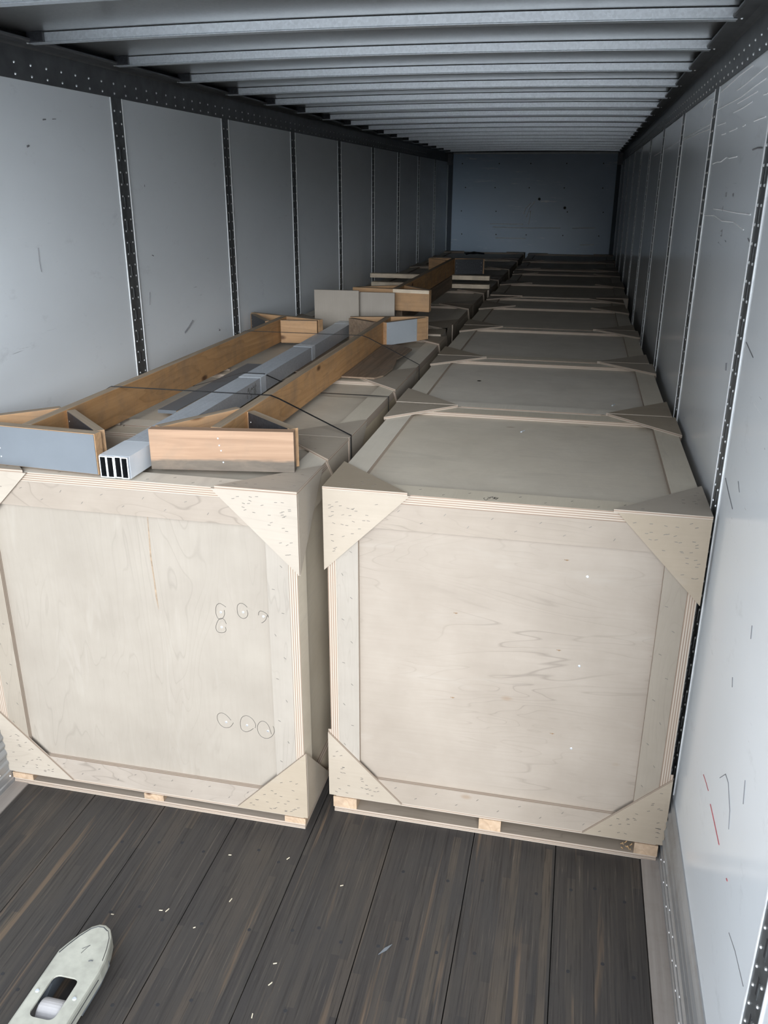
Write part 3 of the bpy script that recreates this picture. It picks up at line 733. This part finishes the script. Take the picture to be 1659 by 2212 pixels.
# ------------------------------------------------------------------ timber dunnage frames
HB = 0.138
def cboard(name, p, q, z0, z1, t, m, parent, edge=None, bev=0.0015, side=0):
    """board on edge from p to q (2D), thickness t centred"""
    p = Vector((*p, 0)); q = Vector((*q, 0)); d = q-p; Ln = d.length
    ang = math.atan2(d.y, d.x)
    b = MB(); b.box((0, -t/2, 0), (Ln, t/2, z1-z0), m, bev=bev)
    o = b.build(name, parent, (p.x, p.y, z0)); o.rotation_euler = (0, 0, ang); return o
def sheet(name, p, q, z0, z1, off, m, parent, nails=True, par=None):
    p = Vector((*p, 0)); q = Vector((*q, 0)); d = q-p; Ln = d.length; ang = math.atan2(d.y, d.x)
    b = MB(); b.box((0.0, off-0.001, 0.002), (Ln, off+0.001, z1-z0-0.002), m)
    if nails:
        for f in (0.06, 0.94):
            for h in (0.25, 0.5, 0.75): b.disc((Ln*f, off-0.001, (z1-z0)*h), 0.0028, 0.001, 1, RIVET, 6, True, -1)
    o = b.build(name, parent, (p.x, p.y, z0)); o.rotation_euler = (0, 0, ang)
    if par is not None: sub(o, par)
    return o
def sub(o, par):
    o.parent = par; o.matrix_parent_inverse = par.matrix_basis.inverted()
def make_frame(label, xc, ya, yb, z0, near, far, nm, fm, plates, rx=0.0):
    """xc: plank centre x. near/far: (xl,yl,xr,yr) centre line ends of the cross boards"""
    root = thing('timber_dunnage_beam', label, 'timber beam', (xc, ya, z0), 0, 'long double-ended timber beams on the left row')
    def loc(x, y): return (x-xc, y-ya)
    T = 0.038
    yn = (near[1]+near[3])/2; yf = (far[1]+far[3])/2
    b = MB(); b.box((-T/2, yn-ya+T/2, 0), (T/2, yf-ya-T/2, HB), PINE, bev=0.0025)
    b.build('long_plank', root)
    cboard('cross_board', loc(near[0], near[1]), loc(near[2], near[3]), 0, HB, T, nm, root)
    cboard('cross_board', loc(far[0], far[1]), loc(far[2], far[3]), 0, HB, T, fm, root)
    # braces
    def brace(end, sgn, reach=0.24, m=PINE_X, plate=None):
        cr_ = near if end == 'n' else far
        dirn = 1 if end == 'n' else -1
        xe, ye = (cr_[0], cr_[1]) if sgn < 0 else (cr_[2], cr_[3])
        px = xc + sgn*0.030; py = (yn if end == 'n' else yf)+dirn*reach
        ex = xe - sgn*0.012; ey = ye+dirn*0.034
        a_, b_ = ((ex, ey), (px, py)) if sgn < 0 else ((px, py), (ex, ey))
        bo = cboard('brace', loc(*a_), loc(*b_), 0.002, HB-0.002, 0.032, m, root)
        if plate:
            pp = plate
            f0, f1 = pp[1], pp[2]
            A = Vector(loc(*a_)); B = Vector(loc(*b_)); 
            sheet('steel_plate', tuple(A.lerp(B, f0)), tuple(A.lerp(B, f1)), 0.0, HB, -0.0175, pp[0], root, par=bo)
    for (end, sgn), pl_ in plates.items(): brace(end, sgn, pl_[0], pl_[1], pl_[2])
    return root

z1 = 1.3185
F1 = make_frame('long timber beam nearest the left wall, near end board faced with grey metal', -0.975, 2.39, 5.2, z1,
    (-1.232, 2.428, -.690, 2.392), (-1.222, 5.19, -.712, 4.99), PINE_X, PINE_X,
    {('n', -1): (0.27, PINE_X, None), ('n', 1): (0.24, PINE_X, (DARKP, .05, .95)), ('f', -1): (0.22, PINE_X, (DARKP, .08, .98)), ('f', 1): (0.16, PINE_X, None)})
o = sheet('face_sheet', (-1.232+.975, 2.428-2.39), (-.692+.975, 2.392-2.39), 0, HB, -0.0205, STEEL, F1, False)
o['label'] = 'blue grey metal sheet on the near end board'
b = MB()
for h in (.03, .06, .085, .112): b.disc((0.17+h*0.0, -0.0215, h), 0.003, 0.001, 1, SCREW, 6, True, -1)
o2 = b.build('sheet_screws', F1, o.location); o2.rotation_euler = o.rotation_euler
nb1 = [c for c in F1.children if c.name.startswith('cross_board')][0]; sub(o, nb1); sub(o2, nb1)
F2 = make_frame('middle timber beam with stained near end board and bright steel plate at far end', -0.345, 2.47, 5.2, z1,
    (-.555, 2.487, -.078, 2.560), (-.572, 5.155, -.108, 5.29), PINE_ST, PINE_X,
    {('n', -1): (0.30, PINE_X, None), ('n', 1): (0.26, PINE_X, (DARKP, .05, .95)), ('f', -1): (0.24, GREYWOOD, None), ('f', 1): (0.24, PINE_X, (STEELB, .0, .74))})
b = MB()
for h, dx in ((.03, .245), (.07, .24), (.088, .235), (.112, .232)): b.disc((dx, -0.0192, h), 0.0032, 0.001, 1, SCREW, 6, True, -1)
nb2 = [c for c in F2.children if c.name.startswith('cross_board')][0]
o2 = b.build('board_screws', F2, nb2.location); o2.rotation_euler = nb2.rotation_euler; sub(o2, nb2)
z3 = 1.438
F3 = make_frame('far timber beam raised on stacked bars, knotty end board towards the camera', -0.400, 5.7, 8.2, z3,
    (-.690, 5.70, -.155, 5.625), (-.63, 8.36, -.105, 8.38), PINE_X, PINE_X,
    {('n', -1): (0.24, PINE_X, None), ('n', 1): (0.24, PINE_X, None), ('f', -1): (0.24, PINE_X, None), ('f', 1): (0.12, PINE_X, (DARKP, .0, 1.0))})
b = MB(); b.box((0, -.0195, HB-.022), (.25, -.0192, HB), PINE_W); 
nb3 = [c for c in F3.children if c.name.startswith('cross_board')][0]
o2 = b.build('chipped_edge', F3, nb3.location); o2.rotation_euler = nb3.rotation_euler; o2.location += Vector((0.285, -0.04, 0)); o2['label'] = 'pale freshly split top edge'; sub(o2, nb3)

# stacked bars and long runner below the far frame
tag(one('timber_bar', (-1.16, 8.17, 1.3205), (-.025, 8.255, 1.358), PINE_W, bev=.002), 'lower of the two white timber bars lying across the left row', 'timber bar', 'white bars under the far frame')
tag(one('timber_bar', (-1.17, 8.17, 1.398), (-.028, 8.255, 1.4365), PINE_W, bev=.002), 'upper of the two white timber bars lying across the left row', 'timber bar', 'white bars under the far frame')
tag(one('timber_block', (-.62, 8.175, 1.3585), (-.50, 8.25, 1.3975), GREYWOOD, bev=.002), 'dark spacer block between the two white bars', 'block')
tag(one('timber_runner', (-.42, 5.80, 1.3225), (-.375, 8.15, 1.4365), GREYWOOD, bev=.002), 'dark runner plank lying beneath the far timber beam', 'plank')

# plywood offcuts standing behind the middle frames
def ply_piece(xa, xb, y, zt, label, yaw):
    w = xb-xa
    b = MB(); b.box((0, -.009, 0), (w, .009, zt-1.325), PLY_V, EDGE[1], 1)
    o = b.build('plywood_offcut', None, (xa, y, 1.325)); o.rotation_euler = (0, 0, yaw)
    return tag(o, label, 'plywood board', 'plywood offcuts standing on the left row')
ply_piece(-.880, -.585, 5.42, 1.583, 'left hand nearer plywood square standing upright on the left row', math.radians(2))
ply_piece(-.610, -.365, 5.50, 1.567, 'right hand farther plywood square, beside the knotty end board', math.radians(1))

# aluminium tubes bundle
yaw_t = math.radians(.72)
tl = ['leftmost of the four aluminium tubes on the left row', 'second aluminium tube from the left wall in the bundle of four', 'third aluminium tube from the left in the bundle of four', 'rightmost of the four aluminium tubes, with black handwriting on its side']
TW, TH, TL_ = 0.0252, 0.072, 3.05
TZ = 1.3195
ALU = mat_galv('mill_aluminium_tube', (0.60, 0.64, 0.69), 0.42, 0.45)
ALUW = plain('bright_cut_aluminium', (0.85, 0.87, 0.88), 0.45, 0.4, 0.05)
tubes = []
for k in range(4):
    b = MB(); w, h, t = TW-0.0004, TH, 0.0032
    def ring(y, x0_, x1_, z0_, z1_): return [b.bm.verts.new(p) for p in ((x0_, y, z0_), (x1_, y, z0_), (x1_, y, z1_), (x0_, y, z1_))]
    o0, o1 = ring(0, 0, w, 0, h), ring(TL_, 0, w, 0, h); i0_, i1_ = ring(0, t, w-t, t, h-t), ring(TL_, t, w-t, t, h-t)
    a_, d_, c_ = b.mi(ALU), b.mi(DARKP), b.mi(ALUW)
    for j in range(4):
        n_ = (j+1) % 4
        for quad, m_ in (((o0[j], o0[n_], o1[n_], o1[j]), a_), ((i0_[j], i1_[j], i1_[n_], i0_[n_]), d_), ((o0[j], i0_[j], i0_[n_], o0[n_]), c_), ((o1[j], o1[n_], i1_[n_], i1_[j]), c_)):
            f = b.bm.faces.new(quad); f.material_index = m_
    x = -.6715+k*TW
    o = b.build('aluminium_tube', None, (x, 2.352+(0, .0, .004, .0)[k], TZ)); o.rotation_euler = (0, 0, yaw_t)
    tag(o, tl[k], 'metal tube', 'four aluminium tubes strapped together'); tubes.append(o)
S2 = [[(3.437, 1.36), (3.441, 1.374), (3.45, 1.378), (3.457, 1.355), (3.463, 1.352)], [(3.45, 1.367), (3.438, 1.365)], [(3.471, 1.357), (3.475, 1.364), (3.49, 1.373), (3.485, 1.362), (3.506, 1.368)], [(3.508, 1.378), (3.505, 1.369), (3.52, 1.367), (3.528, 1.376)], [(3.536, 1.381), (3.543, 1.369), (3.526, 1.363)], [(3.526, 1.36), (3.515, 1.358), (3.52, 1.341), (3.527, 1.331), (3.537, 1.343), (3.532, 1.358), (3.522, 1.36)], [(3.468, 1.343), (3.482, 1.342), (3.484, 1.332), (3.47, 1.329)], [(3.429, 1.352), (3.43, 1.334)]]
b = MB()
for s_ in S2: tube(b, [Vector((TW, y-2.352, z-TZ)) for y, z in s_], 0.0011, INK, 4)
o = b.build('handwriting', tubes[3]); o['label'] = 'black marker writing on the tube side'
# clear stretch-film bands round the tubes
FILM = NT('clear_film'); FILM.base((0.85, 0.9, 0.95)); FILM.set(0.18, 0, 0.8); FILM.b.inputs['Alpha'].default_value = 0.6
for q, (ya, wd, lb) in enumerate(((2.36, .17, 'clear film band round the near ends of the tubes'), (3.60, .07, 'clear film band round the tubes beyond the writing'), (4.42, .06, 'clear film band round the tubes near the far cross boards'), (5.28, .05, 'clear film band round the far ends of the tubes'))):
    b = MB(); xa, xb = -.0012, 4*TW+.0010
    for lo, hi in (((xa, 0, -.0008), (xb, wd, -.0002)), ((xa, 0, TH+.0004), (xb, wd, TH+.0012)), ((xa-.0008, 0, -.0008), (xa, wd, TH+.0012)), ((xb, 0, -.0008), (xb+.0008, wd, TH+.0012))):
        b.box(lo, hi, FILM.m)
    dy = ya-2.352
    o = b.build('film_band', None, (-.6715-math.sin(yaw_t)*dy, ya, TZ)); o.rotation_euler = (0, 0, yaw_t)
    tag(o, lb, 'film wrap')

# loose boards under and beside the tubes
def flat(name, x0_, x1_, y0_, y1_, z0_, z1_, m, label, cat, edge=None):
    return tag(one(name, (x0_, y0_, z0_), (x1_, y1_, z1_), m, edge=edge, thin=2 if edge else None, bev=0 if edge else .0015), label, cat)
t = thing('steel_faced_board', 'flat narrow board half covered with grey steel, left of the aluminium tubes', 'board', (-.79, 3.17, 1.3195))
one('board', (-.085, 0, 0), (.095, 1.02, .012), PINE_X, t, bev=.001)
one('steel_strip', (-.088, -.003, .0122), (-.005, 1.02, .0145), STEEL, t)
one('steel_lip', (-.088, -.0045, .0), (-.005, -.003, .0145), STEEL, t)
flat('plank', -.545, -.378, 2.78, 4.02, 1.3195, 1.3225, GREYWOOD, 'thin dark board lying between the tubes and the middle frame, near part', 'board')
flat('plank', -.800, -.380, 4.125, 4.98, 1.3135, 1.3185, GREYWOOD, 'thin dark board lying under the tubes towards their far ends', 'board')
# wide weathered board with a ragged edge
b = MB(); pts = [(-.372, 4.03), (-.155, 4.03), (-.125, 4.10), (-.118, 4.30), (-.135, 4.45), (-.150, 4.55), (-.132, 4.70), (-.125, 4.86), (-.21, 4.97), (-.372, 4.97)]
b.prism([(-.323, 4.03)]+pts[1:-1]+[(-.323, 4.97)], 2, 1.3185, 1.3265, GREYWOOD)
tag(b.build('weathered_board'), 'wide brown weathered board with a ragged edge on the third left crate', 'board')
t = one('steel_offcut', (-.56, 5.98, 1.3225), (-.44, 6.55, 1.3255), STEEL); tag(t, 'flat grey steel offcut lying below the knotty end board', 'steel offcut')

# black tangle on the far crate
b = MB()
P = [(-.86, 12.75), (-.80, 12.60), (-.74, 12.72), (-.66, 12.62), (-.58, 12.70)]
tube(b, [Vector((x, y, 1.325+.012*(k % 2))) for k, (x, y) in enumerate(P)], .014, BLACK, 6)
tube(b, [Vector((-.82, 12.55, 1.325)), Vector((-.72, 12.66, 1.345)), Vector((-.64, 12.80, 1.325))], .012, BLACK, 6)
tag(b.build('strap_tangle'), 'black tangle of strap on the last crate of the left row', 'strap')

# strapping bands
def band(pts, y, w, label, dy=None):
    b = MB(); i = b.mi(BLACK); prev = None; n = len(pts)
    for k, p in enumerate(pts):
        yy = p[2] if len(p) > 2 else y
        a = Vector((pts[max(k-1, 0)][0], 0, pts[max(k-1, 0)][1])); c = Vector((pts[min(k+1, n-1)][0], 0, pts[min(k+1, n-1)][1]))
        d = (c-a).normalized(); nr = Vector((-d.z, 0, d.x))*0.0007
        P0 = Vector((p[0], yy, p[1]))
        cur = [b.bm.verts.new(P0+s_*nr+Vector((0, h*w/2, 0))) for s_, h in ((1, -1), (1, 1), (-1, 1), (-1, -1))]
        if prev:
            for q in range(4):
                f = b.bm.faces.new((prev[q], prev[(q+1) % 4], cur[(q+1) % 4], cur[q])); f.material_index = i
        prev = cur
    return tag(b.build('strapping_band'), label, 'strap', 'black plastic strapping bands')
zt_ = z1+HB+.001
band([(-1.2435, .25), (-1.2435, 1.319), (-.995, zt_), (-.955, zt_), (-.366, zt_), (-.325, zt_), (-.29, zt_-.012), (-.008, 1.3195), (-.0078, .25)], 3.02, .012, 'black strap nearest the camera, running over both timber beams')
band([(-1.2435, .25), (-1.2435, 1.317), (-.96, 1.3175), (-.955, 1.3175), (-.705, TZ+TH+.001), (-.60, TZ+TH+.001), (-.43, 1.325), (-.37, 1.3172), (-.12, 1.3175), (-.0085, 1.3175), (-.0078, .25)], 3.69, .012, 'black strap running over the tubes but beneath the middle frame plank')
band([(-1.2415, .25), (-1.2415, 1.319), (-.995, zt_), (-.955, zt_), (-.366, zt_), (-.325, zt_), (-.29, zt_-.012), (-.010, 1.3145), (-.0098, .25)], 4.47, .012, 'black strap farthest from the camera, over the tubes and both frames')

# ------------------------------------------------------------------ pallet jack fork
fk = thing('pallet_jack_fork', 'chipped cream painted pallet jack fork with a roller, on the floor', 'pallet jack', (-.478, 1.0, 0))
ZF = 0.082; hw = 0.079
def outline(hw_, tipy, s=1.0):
    pts = [(-hw_, -1.2), (-hw_, tipy-0.135)]
    for k in range(0, 13):
        a = math.pi - math.pi*k/12
        pts.append((hw_*0.62*math.cos(a)*(1.0) + 0.012*math.sin(a)*0, tipy-0.05+0.05*math.sin(a)))
    pts += [(hw_, tipy-0.135), (hw_, -1.2)]
    return pts
T_ = 0.752
ol = [(-hw, -1.2), (-hw, .640), (-.066, .672), (-.050, .705), (-.028, .738), (-.008, .751), (.012, .752), (.032, .742), (.050, .718), (.064, .680), (.074, .640), (hw, .600), (hw, -1.2)]
b = MB(); bm = b.bm; mi_ = b.mi(FORKP)
# top plate with a rounded slot: bridge the outline and hole
hole = []
hx0, hx1, hy0, hy1, rr = -.040, .038, .425, .560, .018
for cx_, cy_, a0 in ((hx1-rr, hy1-rr, 0), (hx0+rr, hy1-rr, 90), (hx0+rr, hy0+rr, 180), (hx1-rr, hy0+rr, 270)):
    for q in range(5):
        a = math.radians(a0+q*22.5); hole.append((cx_+rr*math.cos(a), cy_+rr*math.sin(a)))
def loopv(pts, z): return [bm.verts.new((x, y, z)) for x, y in pts]
def ring_edges(vs_): return [bm.edges.new((vs_[k], vs_[(k+1) % len(vs_)])) for k in range(len(vs_))]
inset = lambda pts, d: [(x*(1-d/hw) if abs(x) > .001 else x, y-d*0.9 if y > .6 else y) for x, y in pts]
ot = loopv(inset(ol, .007), ZF); ht = loopv(hole, ZF)
r = bmesh.ops.triangle_fill(bm, use_beauty=True, edges=ring_edges(ot)+ring_edges(ht))
om = loopv(inset(ol, .002), ZF-.0025); oo = loopv(ol, ZF-.009); ob = loopv(ol, 0.036); hb = loopv(hole, ZF-.006)
n_ = len(ol)
for A, B in ((ot, om), (om, oo), (oo, ob)):
    for k in range(n_): bm.faces.new((A[k], A[(k+1) % n_], B[(k+1) % n_], B[k]))
for k in range(len(hole)): bm.faces.new((ht[k], ht[(k+1) % len(hole)], hb[(k+1) % len(hole)], hb[k]))
b.build('fork_shell', fk)
b = MB()   # chipped dark paint line round the toe
tube(b, [Vector((x*.90, y-.012 if y > .6 else y, ZF+.0002)) for x, y in ol[1:8]], .0016, DARKP, 4)
tube(b, [Vector((x*.93, y-.010, ZF-.0002)) for x, y in ol[7:11]], .0011, DARKP, 4)
tube(b, [Vector((.030+.006*k, .62+.004*math.sin(k), ZF+.0003)) for k in range(3)], .0018, DARKP, 4)
tube(b, [Vector((.079, .30, .058)), Vector((.0793, .585, .060))], .0016, DARKP, 4)
tube(b, [Vector((-.012, .655, ZF+.0002)), Vector((.006, .672, ZF+.0002)), Vector((.0, .66, ZF+.0002)), Vector((-.006, .64, ZF+.0002))], .0008, DARKP, 4)
b.build('paint_chips', fk)
b = MB(); b.box((.0785, .33, .047), (.0796, .40, .054), plain('yellow_sticker', (.62, .52, .10), .5)); o = b.build('yellow_mark', fk)
b = MB()
for sx_ in (-1, 1): b.disc((sx_*.058, .50, ZF), .0065, .003, 2, STEELB, 10, True, 1)
b.build('axle_pins', fk)
b = MB()   # roller
ROL = plain('scuffed_grey_roller', (.36, .35, .35), .45, 0, .15, 18)
seg = 28; i = b.mi(ROL); Rr = .037; cz = .0385; cyy_ = .475; rings = []
for x, rad in ((-.036, .012), (-.036, Rr-.005), (-.033, Rr-.001), (-.028, Rr), (.028, Rr), (.033, Rr-.001), (.036, Rr-.005), (.036, .012)):
    rings.append([b.bm.verts.new((x, cyy_+rad*math.cos(2*math.pi*k/seg), cz+rad*math.sin(2*math.pi*k/seg))) for k in range(seg)])
for q in range(len(rings)-1):
    for k in range(seg): b.bm.faces.new((rings[q][k], rings[q][(k+1) % seg], rings[q+1][(k+1) % seg], rings[q+1][k]))
b.bm.faces.new(rings[0]); b.bm.faces.new(rings[-1])
b.build('roller', fk, smooth=False)
b = MB(); b.prism([(.505, .012), (.60, .012), (.66, .030), (.66, .050), (.55, .052), (.505, .030)], 0, -.070, -.048, STEEL); b.build('roller_bracket', fk)
b = MB(); b.prism([(.505, .012), (.60, .012), (.66, .030), (.66, .050), (.55, .052), (.505, .030)], 0, .048, .070, STEEL)
b.build('roller_bracket', fk)

# ------------------------------------------------------------------ splinters on the floor and pallet bits
CHIP = plain('pale_splinter', (.66, .58, .44), .7)
chips = [(.176, 2.142, 30), (-.165, 2.00, 80), (-.515, 1.86, 5), (-.37, 1.91, 10), (-.35, 1.915, 70), (-.235, 1.87, 40), (.06, 1.80, 25), (.07, 1.73, 60), (.055, 1.62, 100),
         (.50, 1.46, 5), (.62, 1.24, 80), (.80, 1.61, 60), (.28, 1.44, 75), (-.245, 2.19, 10), (.47, 1.28, 95), (.93, 1.75, 50), (-.12, 1.50, 15), (1.05, 1.50, 100), (.33, 1.12, 70), (-.04, 2.22, 60)]
src = None
for k, (x, y, a) in enumerate(chips):
    ln = random.uniform(.004, .009)
    b = MB(); b.prism([(-ln, -.0012), (ln*.8, -.0016), (ln, .0008), (-ln*.9, .0014)], 2, 0, .0016, CHIP)
    o = b.build('wood_splinter', None, (x, y, .0004)); o.rotation_euler = (0, 0, math.radians(a))
    tag(o, 'tiny pale wood splinter lying on the dark plank floor, %s' % ('left of centre' if x < .1 else 'right of centre'), 'splinter', 'pale splinters on the %s of the floor' % ('left' if x < .1 else 'right'))
b = MB(); b.prism([(-.03, -.003), (0, -.006), (.028, .001), (0, .004)], 2, 0, .002, STEEL)
o = b.build('grey_sliver', None, (.375, 1.925, .0004)); o.rotation_euler = (0, 0, math.radians(50)); tag(o, 'largest sliver on the floor, grey and pointed', 'sliver')
# torn splinters at the right pallet block
b = MB(); TORN = plain('torn_wood', (.52, .33, .16), .8)
for k in range(12):
    x = 1.105+random.uniform(-.01, .03); z = random.uniform(.022, .05)
    tube(b, [Vector((x-ox, 2.505-oy, z)), Vector((x+random.uniform(-.008, .008)-ox, 2.496-oy, z+random.uniform(.006, .018)))], .0016, TORN, 4)
b.build('torn_splinters', RC[0])
